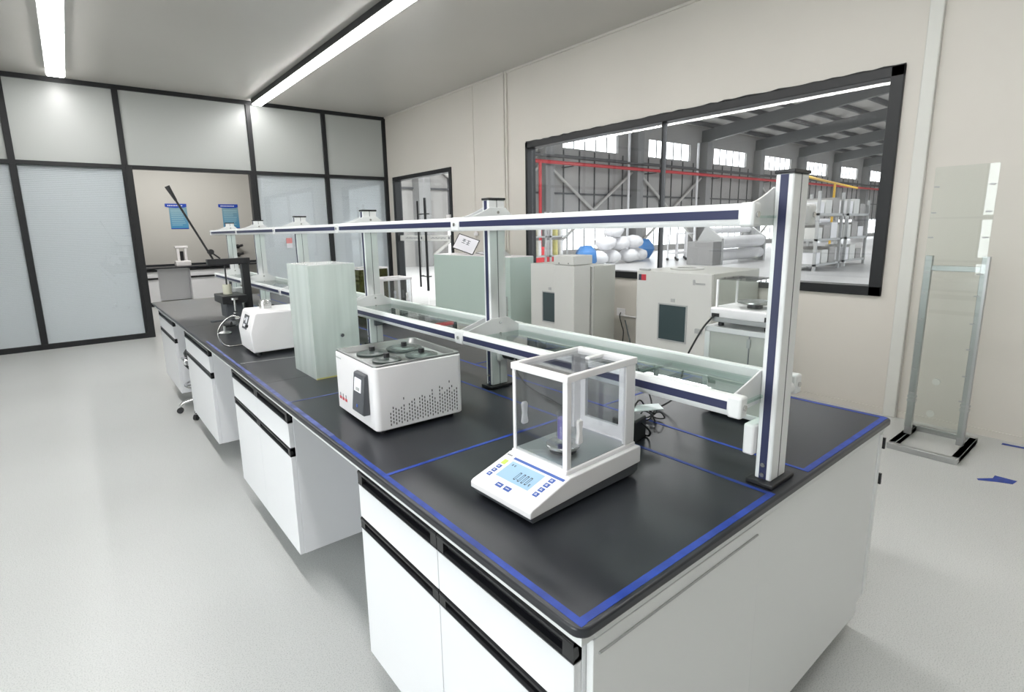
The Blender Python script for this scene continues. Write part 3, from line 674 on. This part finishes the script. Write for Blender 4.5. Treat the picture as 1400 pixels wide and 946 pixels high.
for a in (.03, .13):
    for b in (-.20, -.04): obj('foot', MB().cyl((a, b, 0), (a, b, .013), .016, 12), BPLASTIC, rb)
b2 = thing('precision_balance', 'square precision balance with clear shield on top of the white housing', 'balance', (1.155, .235, 1.176))
BX, BY = .165, .22
obj('shell', MB().prism([(.0, .032), (.0, .062), (.004, .066), (BX-.005, .066), (BX, .062), (BX, .03)], 'y', 0, BY), WPLASTIC, b2, bevel=.004)
obj('base_tray', B(.005, BX-.005, .005, BY-.005, .014, .033), GREYMETAL, b2, bevel=.004)
for a in (.025, BX-.025):
    for b in (.025, BY-.03): obj('foot', MB().cyl((a, b, 0), (a, b, .015), .010, 12), BPLASTIC, b2, smooth=True)
obj('socket', B(-.004, .002, BY-.035, BY-.008, .034, .046), BPLASTIC, b2); obj('socket', B(-.004, .002, .008, .024, .034, .05), BPLASTIC, b2)
zt = .165
for a in (.010, BX-.018):
    for b in (.012, BY-.02): obj('shield_post', B(a, a+.007, b, b+.007, .066, zt), WPLASTIC, b2)
for q in (B(.012, .014, .019, BY-.02, .067, zt), B(BX-.015, BX-.013, .019, BY-.02, .067, zt), B(.017, BX-.018, .013, .015, .067, zt), B(.017, BX-.018, BY-.018, BY-.016, .067, zt), B(.010, BX-.011, .012, BY-.013, zt, zt+.004)):
    obj('shield_pane', q, CLEAR, b2)
obj('weighing_pan', MB().lathe([(0, .082), (.052, .082), (.058, .085), (.058, .090), (.0, .091)], (BX/2, .10, 0), 40), STEEL, b2, smooth=True)
obj('pan_stem', MB().cyl((BX/2, .10, .066), (BX/2, .10, .083), .025, 20), BPLASTIC, b2)
tag(obj('hanging_cable', MB().tube(smoothpts([(1.153, .436, 1.216), (1.13, 0.463, 1.171), (1.12, 0.494, 1.106), (1.11, 0.515, 1.049), (1.1, 0.521, 0.994), (1.09, 0.535, 0.908), (1.05, 0.585, 0.856), (1.0, .62, .856)]), .0035, 8), BPLASTIC, smooth=True), 'thin black cord curving down from the square precision balance', 'cable')

sb = balance('white analytical balance farther along the right half, seen through the shelf', (1.54, 3.28, .85), math.radians(180))
tk = glass_box('olive_tank', 'narrow olive tinted glass tank seen beside the frosted glass box', 'tank', 1.15, 1.40, 3.46, 3.68, .85, 1.24, AMBER)
obj('rim', MB().box(-.13, .13, -.115, -.105, .385, .395).box(-.13, .13, .105, .115, .385, .395).box(-.13, -.12, -.105, .105, .385, .395).box(.12, .13, -.105, .105, .385, .395), WPLASTIC, tk)

# ------------------------------------------------------------------ stool
stl = thing('lab_stool', 'chrome five star stool tucked between two white cabinets', 'stool', (.20, 4.60, 0))
st_ = MB()
for k in range(5):
    a = math.radians(158+72*k); r = .26
    lg = obj('leg', MB().tube(smoothpts([(.02*math.cos(a), .02*math.sin(a), .13), (.12*math.cos(a), .12*math.sin(a), .12), (.22*math.cos(a), .22*math.sin(a), .095), (r*math.cos(a), r*math.sin(a), .06)]), .013, 10), CHROME, stl, smooth=True)
    obj('caster', MB().cyl((r*math.cos(a)-.014*math.sin(a), r*math.sin(a)+.014*math.cos(a), .025), (r*math.cos(a)+.014*math.sin(a), r*math.sin(a)-.014*math.cos(a), .025), .025, 16), BPLASTIC, lg, smooth=True)
obj('gas_column', MB().cyl((0, 0, .09), (0, 0, .30), .025, 18).cyl((0, 0, .30), (0, 0, .50), .014, 16), CHROME, stl, smooth=True)
obj('foot_ring', MB().tube([(.19*math.cos(2*PI*i/28), .19*math.sin(2*PI*i/28), .26) for i in range(28)], .010, 8, True).cyl((-.19, 0, .26), (.19, 0, .26), .008, 8), CHROME, stl, smooth=True)
obj('seat', MB().lathe([(0, .50), (.15, .50), (.17, .515), (.175, .54), (.16, .565), (0, .57)], (0, 0, 0), 32), BPLASTIC, stl, smooth=True)
obj('seat_plate', B(-.19, .10, -.07, .09, .45, .500), CHROME, stl, bevel=.012)
obj('height_lever', MB().cyl((-.17, .04, .44), (-.12, .01, .37), .010, 10), BPLASTIC, stl, smooth=True)

# ------------------------------------------------------------------ equipment along the right wall
def oven(label, y0, y1, z1, wy0, wy1, wz0, wz1, dep=.80):
    t = thing('drying_oven', label, 'oven', (3.5, (y0+y1)/2, 0)); h = (y1-y0)/2; c = (y0+y1)/2
    obj('body', B(.03, dep, -h, h, .08, z1), OVENG, t, bevel=.006)
    d = obj('door', B(0, .029, -h+.002, h-.002, .10, z1-.002), OVEN, t, bevel=.006)
    wy0 -= c; wy1 -= c
    obj('window', B(-.004, .001, wy0, wy1, wz0, wz1), DGLASS, d, bevel=.002)
    f = MB().box(-.007, .001, wy0-.012, wy0, wz0-.012, wz1+.012).box(-.007, .001, wy1, wy1+.012, wz0-.012, wz1+.012).box(-.007, .001, wy0, wy1, wz0-.012, wz0).box(-.007, .001, wy0, wy1, wz1, wz1+.012)
    obj('window_frame', f, GREYMETAL, d); obj('latch', B(-.02, 0, -h+.07, -h+.13, .62, .66), GREYMETAL, d, bevel=.003)
    obj('indicator', B(-.004, .0, (wy0+wy1)/2-.02, (wy0+wy1)/2+.02, wz1+.03, wz1+.06), GREYMETAL, d)
    for a in (.08, dep-.08):
        for b in (-h+.08, h-.08): obj('foot', MB().cyl((a, b, 0), (a, b, .08), .025, 12), BPLASTIC, t)
    return t, d, h, c
t, d, h, c = oven('white drying oven with small window and red label below the hall window', 1.80, 2.56, 1.13, 2.03, 2.30, .52, .835)
obj('red_label', B(-.003, .001, 2.455-c, 2.535-c, 1.04, 1.095), RED, d); obj('label_print', B(-.0035, .001, 2.505-c, 2.535-c, 1.04, 1.095), INK, d)
lg = MB()
lg.box(-.003, .001, 1.955-c, 1.975-c, 1.03, 1.075)
for k in range(7): lg.box(-.003, .001, 1.862-c+k*.013, 1.872-c+k*.013, 1.035, 1.05)
obj('maker_print', lg, GREYMETAL, d)
obj('vent_ring', MB().lathe([(.09, 1.131), (.15, 1.131), (.15, 1.145), (.09, 1.145), (.09, 1.131)], (.35, .08, 0), 30), OVEN, t, smooth=True)
obj('top_latch', B(.01, .05, .26, .36, 1.13, 1.145), GREYMETAL, t)
t, d, h, c = oven('wider grey white oven behind the tall duct box', 3.11, 4.05, 1.14, 3.62, 3.84, .50, .825, .36)
dt = thing('duct_box', 'tall narrow white metal duct with separate cap in front of the oven', 'duct', (3.2, 3.08, 0))
obj('shaft', B(0, .24, 0, .275, .02, 1.165), OVEN, dt, bevel=.008); obj('cap', B(-.004, .262, -.004, .279, 1.168, 1.26), OVEN, dt, bevel=.006)
for a, b in ((-.005, .07), (-.005, .2)): obj('screw', MB().cyl((a, b, 1.185), (a-.003, b, 1.185), .006, 8), BPLASTIC, dt)
obj('plinth', B(.01, .23, .01, .265, 0, .02), BPLASTIC, dt)
fc = glass_box('frosted_cabinet', 'large frosted green glass cabinet by the glass door', 'cabinet', 3.5, 3.88, 4.42, 6.15, 0, 1.19, FROST2, .01)
obj('top_sheet', B(-.188, .188, -.862, .862, 1.188, 1.196), WPLASTIC, fc)
obj('handle', MB().cyl((-.19, -.82, .55), (-.21, -.82, .55), .006, 8).cyl((-.21, -.82, .40), (-.21, -.82, .72), .008, 10), CHROME, fc, smooth=True)
obj('inner_core', B(-.17, .17, -.85, .85, .03, 1.15), OVENG, fc)
def clipboard(loc, rx, rz, sx, sy, label):
    t = thing('clipboard', label, 'clipboard', loc); t.rotation_euler = rx
    obj('board', B(-sx/2, sx/2, -sy/2, sy/2, 0, .005), BPLASTIC, t); obj('sheet', B(-sx/2+.012, sx/2-.012, -sy/2+.012, sy/2-.012, .005, .0065), PAPER, t)
    tm = MB()
    for (a, b, w_, h_) in ((-.07, .05, .05, .008), (-.07, .03, .05, .008), (-.05, .02, .008, .045), (-.07, .0, .05, .008), (0, .05, .05, .008), (.02, .0, .008, .055), (0, .02, .05, .008), (.0, -.005, .05, .008)):
        tm.box(a, a+w_, b, b+h_, .0065, .0075)
    obj('print', tm, INK, t); return t
clipboard((3.62, 5.50, 1.337), (math.radians(62), math.radians(18), math.radians(-62)), 0, .33, .23, 'clipboard with big black characters leaning on the frosted cabinet')
clipboard((3.70, 5.10, 1.222), (math.radians(8), math.radians(-4), math.radians(20)), 0, .30, .22, 'second clipboard lying flat beside the leaning one')
tag(obj('document_wallet', MB().prism([(4.70, 1.198), (4.92, 1.30), (4.94, 1.29), (4.74, 1.197)], 'x', 3.56, 3.76), GREYMETAL), 'grey wallet propped at an angle on the frosted cabinet', 'wallet')
sk = thing('wall_socket', 'white wall socket with cable between the two ovens', 'socket', (XW, 3.42, .5))
obj('plate', B(-.01, 0, -.06, .06, 0, .09), WPLASTIC, sk, bevel=.003); obj('cable', MB().tube(smoothpts([(-.01, 0, .04), (-.04, -.01, .0), (-.05, -.05, -.1), (-.03, -.06, -.2), (-.03, -.03, -.48)]), .006, 8), BPLASTIC, sk, smooth=True)
obj('conduit', MB().cyl((-.015, -.02, 0.01), (-.015, -.62, 0.0), .01, 8), WPLASTIC, sk)
tag(obj('wall_sensor', MB().lathe([(0, 0), (.035, 0), (.035, .03), (.02, .06), (0, .065)], (XW-.04, 6.22, 1.44), 20), WPLASTIC, smooth=True), 'small white rounded sensor on the cream wall right of the door', 'sensor')
tag(obj('white_box', B(XW-.05, XW-.001, 6.93, 7.03, 1.70, 1.78), WPLASTIC, bevel=.004), 'small white box fixed to the frame of the glass door', 'box')

# acrylic screen on steel stand
rk = thing('acrylic_screen', 'tall clear acrylic sheet bolted to a brushed steel stand by the wall', 'screen', (3.88, .325, 0))
for a in (-.28, .24): obj('base_rail', B(a, a+.04, -.195, .185, 0, .04), GALV, rk, bevel=.003); obj('base_rail', B(-.24, .24, -.195, -.155, 0, .04), GALV, rk, bevel=.003); obj('base_rail', B(-.24, .24, .145, .185, 0, .04), GALV, rk, bevel=.003)
for yy in (-.165, .125):
    up = obj('upright', B(-.0, .035, yy, yy+.04, .04, 1.30), GALV, rk, bevel=.003)
    obj('clamp', B(-.004, .04, yy-.004, yy+.044, .28, .295).box(-.004, .04, yy-.004, yy+.044, .31, .322), GALV, up)
obj('cross_bar', B(.0, .035, -.125, .125, 1.20, 1.235), GALV, rk, bevel=.003)
obj('sheet', B(-.012, -.004, -.15, .165, .10, 1.87), ACRYL, rk, bevel=.001)
for yy in (-.128, .145):
    for z in (.35, .52, .70, .87, 1.05, 1.19, 1.42, 1.58, 1.745):
        obj('wing_bolt', MB().cyl((-.02, yy, z), (.02, yy, z), .005, 8).box(-.024, -.018, yy-.014, yy+.014, z-.004, z+.004), GREYMETAL, rk)
for a, b in ((.02, .45), (.03, .22)): obj('suction_disc', MB().cyl((-.004, a, b), (.006, a, b), .022, 20), WALLW, rk)

def ftape(P, label): return tag(obj('floor_tape', MB().prism(P, 'z', .0008, .0015), TAPE), label, 'tape')
ftape([(3.45, -.0), (3.47, .01), (3.545, -.05), (3.60, -.05), (3.60, -.15), (3.53, -.14), (3.50, -.075)], 'blue tape corner mark on the floor in front of the acrylic screen')
ftape([(4.24, .02), (4.28, .02), (4.29, -.12), (4.33, -.12), (4.33, -.20), (4.27, -.20)], 'blue tape mark on the floor against the right wall')

# ------------------------------------------------------------------ room behind the partition
YR = 13.9
struct('wall_1', B(XL, XW, YR, YR+.12, 0, ZC), mat('rear_wall', (.56, .55, .52), .5))
rw = thing('rear_worktop', 'black worktop on the rear bench seen through the doorway', 'worktop', (1, 13.55, .82))
obj('top_slab', B(-3, 2.6, -.35, .34, .0, .03), BLACK, rw, bevel=.004); obj('upstand', B(-3, 2.6, .32, .345, .03, .07), BLACK, rw)
def rcab(x0, x1, label):
    t = thing('rear_cabinet', label, 'cabinet', ((x0+x1)/2, 13.22, .1)); h = (x1-x0)/2
    obj('carcass', B(-h, h, .021, .66, 0, .70), WHITE, t)
    d = obj('door', B(-h, h, 0, .0205, 0, .49), WHITE, t); w2 = obj('drawer', B(-h, h, 0, .0205, .535, .66), WHITE, t)
    obj('handle', B(-h, h, -.015, .02, .492, .533), BHANDLE, d); obj('handle', B(-h, h, -.015, .02, .662, .70), BHANDLE, w2)
    obj('toe_board', B(-h, h, .06, .07, -.1, 0), BPLASTIC, t)
rcab(-.2, .81, 'white cabinet at the left of the rear bench beyond the doorway'); rcab(1.44, 2.3, 'white cabinet at the right of the rear bench beyond the doorway')
tag(obj('kneehole_panel', B(.812, 1.438, 13.5, 13.52, .1, .818), WHITE), 'plain white panel closing the gap between the two rear cabinets', 'panel')
def poster(x, label, seed):
    t = thing('poster', label, 'poster', (x, YR, 1.68)); random.seed(seed)
    obj('sheet', B(.0, .36, -.004, -.001, 0, .49), POSTB, t)
    obj('header', MB().prism([(-.07, .57), (-.07, .50), (.0, .485), (.14, .475), (.30, .485), (.36, .50), (.36, .57)], 'y', -.008, -.001), POSTH, t, label='dark blue header band')
    tx = MB()
    for k in range(9): tx.box(-.02+k*.034, .002+k*.034, -.0095, -.008, .515, .538)
    obj('heading_print', tx, PAPER, t)
    ln = MB()
    for k in range(9):
        ln.box(.03, .03+random.uniform(.2, .3), -.0055, -.004, .42-k*.042, .432-k*.042)
    obj('text_lines', ln, mat('poster_text', (.35, .55, .62), .5) if seed == 1 else bpy.data.materials['poster_text'], t)
    obj('foot_band', B(.0, .36, -.0055, -.004, 0, .018), POSTH, t)
poster(1.27, 'blue rules poster on the rear wall, left of the pair', 1); poster(2.37, 'blue rules poster on the rear wall, right of the pair', 2)
an = thing('rear_analyser', 'small white column instrument on the rear bench', 'instrument', (1.35, 13.45, .85))
obj('base', B(-.15, .15, -.12, .12, 0, .12), WPLASTIC, an, bevel=.015); obj('column', MB().box(-.10, -.05, -.05, .05, .12, .40).box(.05, .10, -.05, .05, .12, .40), WPLASTIC, an, bevel=.006)
obj('spindle', MB().cyl((0, 0, .12), (0, 0, .33), .035, 16), BPLASTIC, an); obj('head', B(-.13, .13, -.06, .06, .40, .45), WPLASTIC, an, bevel=.01)
for z, n_ in ((1.24, 'upper'), (1.04, 'lower')):
    tag(obj('wall_bracket', MB().cyl((2.62, YR-.001, z), (2.62, YR-.08, z), .05, 14).cyl((2.62, YR-.08, z), (2.72, YR-.14, z+.03), .03, 12), BPLASTIC, smooth=True), '%s of two black fittings on the rear wall beside the far post' % n_, 'fitting')

# ------------------------------------------------------------------ factory hall beyond the window
HX0, HX1, HY, HE = 4.48, 78, 20.0, 7.3
struct('floor_1', B(HX0, HX1, -16, HY, -.1, 0), HFLOOR)
SL = .105
def rz(y): return HE+(HY-y)*SL
roof = sempty('ceiling_1', (0, 0, 0))
obj('roof_sheet', MB().prism([(-16, rz(-16)+.55), (HY, rz(HY)+.55), (HY, rz(HY)+.62), (-16, rz(-16)+.62)], 'x', HX0, HX1), HROOF, roof)
cols = [18.6+7.25*k for k in range(-1, 9)]
raf = []
for x in cols:
    raf.append(obj('rafter', MB().prism([(-16, rz(-16)-.35), (HY, rz(HY)-.45), (HY, rz(HY)+.3), (-16, rz(-16)+.3)], 'x', x-.14, x+.14), HBEAM, roof))
y = HY-.8
while y > -15:
    obj('purlin', B(HX0, HX1, y-.10, y+.10, rz(y)+.3, rz(y)+.53), HDARK, roof); y -= 1.5
wf = sempty('wall_2', (0, HY, 0))
def HB(x0, x1, y0, y1, z0, z1, nm, m): return obj(nm, B(x0, x1, y0, y1, z0, z1), m, wf)
UZ0, UZ1, LZ0, LZ1 = 5.62, 6.62, .35, 1.75
HB(HX0, HX1, 0, .2, 0, LZ0, 'cladding', HWALL); HB(HX0, HX1, 0, .2, LZ1, UZ0, 'cladding', HWALL); HB(HX0, HX1, 0, .2, UZ1, rz(HY)+.6, 'cladding', HWALL)
for k in range(len(cols)):
    x = cols[k]; a, b = x+1.45, x+5.85
    pa = cols[k-1]+5.85 if k else HX0
    for z0, z1 in ((LZ0, LZ1), (UZ0, UZ1)):
        HB(pa, a, 0, .2, z0, z1, 'cladding', HWALL)
        HB(a, b, .12, .14, z0, z1, 'pane', SKYL)
        for q in range(6): HB(a+(b-a)*q/5-.022, a+(b-a)*q/5+.022, .06, .12, z0, z1, 'glazing_bar', HDARK)
    HB(x-.28, x+.28, -.55, 0, 0, HE-.45, 'column', HCOL)
HB(cols[-1]+5.85, HX1, 0, .2, LZ0, LZ1, 'cladding', HWALL); HB(cols[-1]+5.85, HX1, 0, .2, UZ0, UZ1, 'cladding', HWALL)
sm = MB(); x = HX0
while x < HX1: sm.box(x-.03, x+.03, -.05, 0, LZ1, UZ0-.1); x += 1.2
obj('cladding_rib', sm, HDARK, wf, kind='stuff')
for z in (3.3, 5.2): HB(HX0, HX1, -.12, -.0, z-.04, z+.04, 'girt', HDARK)
for k in (0, 1, 2, 4):
    x = cols[k]
    for s in (0, 1):
        p0, p1 = ((x+.3, -.2, .3), (x+6.9, -.2, 4.6)) if s else ((x+6.9, -.2, .3), (x+.3, -.2, 4.6))
        obj('brace', MB().cyl(p0, p1, .08, 8), HPALE, wf)
struct('wall_3', B(HX1, HX1+.2, -16, HY, 0, 12), HWALL)
struct('wall_4', B(HX0, HX0+.15, YR+.3, HY, 0, 12), HWALL)
struct('wall_5', B(HX0-.1, HX0+.1, -16, 14.3, ZC+.13, 10.5), HWALL)
rp = thing('red_pipe', 'long red fire pipe along the hall wall', 'pipe', (20, HY-.8, 4.72))
obj('pipe_run', MB().cyl((-9, 0, 0), (56, 0, 0), .09, 12), REDPIPE, rp, smooth=True); obj('tray_run', B(-9, 56, -.1, .15, .25, .33), HDARK, rp); [obj('pipe_hanger', B(hx-.04, hx+.04, -.02, .8, -.14, -.09), HDARK, rp) for hx in range(-7, 56, 7)]; obj('drop_pipe', MB().cyl((-2.3, 0, 0), (-2.3, 0, -4.3), .08, 10), REDPIPE, rp, smooth=True)
yp = thing('yellow_pipe', 'yellow gas pipe frame at the right of the hall', 'pipe', (36, 12, 0))
obj('pipe_run', MB().cyl((-8, 0, 4.0), (10, 3, 4.0), .07, 10).cyl((2, 1.6, 0), (2, 1.6, 4.0), .07, 10), YPIPE, yp, smooth=True)
def white_pipe(x): tag(obj('down_pipe', MB().cyl((x, HY-.45, 0), (x, HY-.45, 6.7), .07, 10), BAGW, smooth=True), 'white downpipe on the hall wall, %s' % ('behind the window mullion' if x < 30 else 'farther along'), 'pipe')
white_pipe(24.9); white_pipe(31.9)
# stacks of sacks
def sack(name, p, s, m, label, group, sd):
    random.seed(sd); bm = bmesh.new(); bmesh.ops.create_icosphere(bm, subdivisions=2, radius=1)
    for v in bm.verts: v.co = Vector((v.co.x*s[0], v.co.y*s[1], v.co.z*s[2]))*random.uniform(.86, 1.1)
    me = bpy.data.meshes.new(name); bm.to_mesh(me); bm.free(); me.materials.append(m)
    o = bpy.data.objects.new(name, me); C.objects.link(o); o.location = p
    for q in me.polygons: q.use_smooth = True
    tag(o, label, 'sack', group)
SL_ = ['white sack at the left end of the bottom row of the pile', 'second white sack from the left in the bottom row', 'third white sack from the left in the bottom row', 'white sack at the right end of the bottom row of the pile',
       'left white sack of the middle row of the pile', 'centre white sack of the middle row of the pile', 'right white sack of the middle row of the pile', 'white sack lying on top of the pile']
k = 0
for (x, y, z) in ((16.0, 14, .31), (17.05, 14.2, .31), (18.1, 14.1, .31), (19.15, 14.4, .31), (16.5, 14, .86), (17.6, 14.15, .86), (18.6, 14.3, .86), (17.1, 14.1, 1.38)):
    sack('white_sack', (x, y, z), (.5, .42, .30), BAGW, SL_[k], 'white sacks piled in the hall', k); k += 1
sack('blue_sack', (14.9, 13.6, .42), (.5, .4, .45), BAGB, 'blue sack at the left of the white pile', None, 21)
sack('blue_sack', (21.0, 15.5, .47), (.6, .45, .5), BAGB, 'blue sack at the right of the white pile', None, 22)
# roll machine, carts, racks
def rollmachine(x, y, label, s=1):
    t = thing('roller_machine', label, 'machine', (x, y, 0))
    obj('side_frame', MB().prism([(-.2*s, 0), (.9*s, 0), (.9*s, .8*s), (.5*s, 1.5*s), (-.2*s, 1.0*s)], 'x', 0, .15), GREYMETAL, t); obj('side_frame', MB().prism([(-.2*s, 0), (.9*s, 0), (.9*s, .8*s), (.5*s, 1.5*s), (-.2*s, 1.0*s)], 'x', 3.4*s, 3.4*s+.15), GREYMETAL, t)
    for z, r, yy in ((.35, .22, .0), (.85, .24, .0), (1.3, .12, .5)): obj('roller', MB().cyl((.15, yy*s, z*s), (3.4*s, yy*s, z*s), r*s, 18), BAGW, t, smooth=True)
    obj('guard', B(-.6, 0, -.2, .9, 0, .9), HCOL, t, bevel=.02)
    return t
rollmachine(19.0, 10.6, 'pale roller machine on the hall floor behind the far oven'); rollmachine(44, 17, 'distant roller machine near the right end of the hall window', 1.3)
for i, (x, y) in enumerate(((20.2, 13.1), (21.3, 13.4))):
    t = thing('steel_trolley', 'white wire trolley %s in the hall' % ('standing left of the roller machine' if i else 'nearest the sack pile'), 'trolley', (x, y, 0))
    for a in (0, .7):
        for b in (0, .5): obj('post', MB().cyl((a, b, .1), (a, b, 1.2), .03, 8), BAGW, t); 
    for z in (.3, 1.15): obj('deck', B(0, .7, 0, .5, z, z+.04), BAGW, t)
    for a in (0, .7):
        for b in (0, .5): obj('caster', MB().cyl((a-.03, b, .06), (a+.03, b, .06), .06, 10), BPLASTIC, t)
for i, (x, y, hgt) in enumerate(((17.9, 6.6, 2.5), (20.6, 6.7, 2.3))):
    t = thing('pallet_rack', 'tall rack wrapped in pale film, %s' % ('nearer of two' if i == 0 else 'farther of two'), 'rack', (x, y, 0))
    for a in (0, 1.9):
        for b in (0, 1): obj('post', B(a, a+.08, b, b+.08, 0, hgt), GREYMETAL, t)
    for z in (.15, .95, 1.75):
        obj('shelf', B(0, 1.98, 0, 1.08, z, z+.07), GREYMETAL, t)
        for q in range(3): obj('carton', B(.12+q*.6, .62+q*.6, .1, .95, z+.07, z+.07+.35+.08*((q+i) % 3)), (BAGW, OVEN, HWALL)[(q+int(z*2)) % 3], t)
for i, x in enumerate((11.9, 13.0)):
    t = thing('fabric_rack', 'rack of pale hanging rolls at the left edge of the hall window, %s' % ('left one' if i == 0 else 'right one'), 'rack', (x, 13.6, 0))
    for a in (0, .85): obj('post', B(a, a+.06, 0, .06, 0, 2.1), GREYMETAL, t)
    for z in (.5, 1.2, 2.0): obj('shelf', B(0, .9, 0, .5, z, z+.05), GREYMETAL, t)
    for z in (.55, 1.25):
        for q in range(3): obj('roll', MB().cyl((.14+q*.28, .2, z), (.14+q*.28, .2, z+.55), .1, 12), (BAGW, YELLOW, BAGW)[q], t, smooth=True)
tag(obj('red_bin', B(13.8, 14.6, 14.8, 15.3, 0, .8), REDPIPE, bevel=.05), 'dark red bin beside the racks in the hall', 'bin')
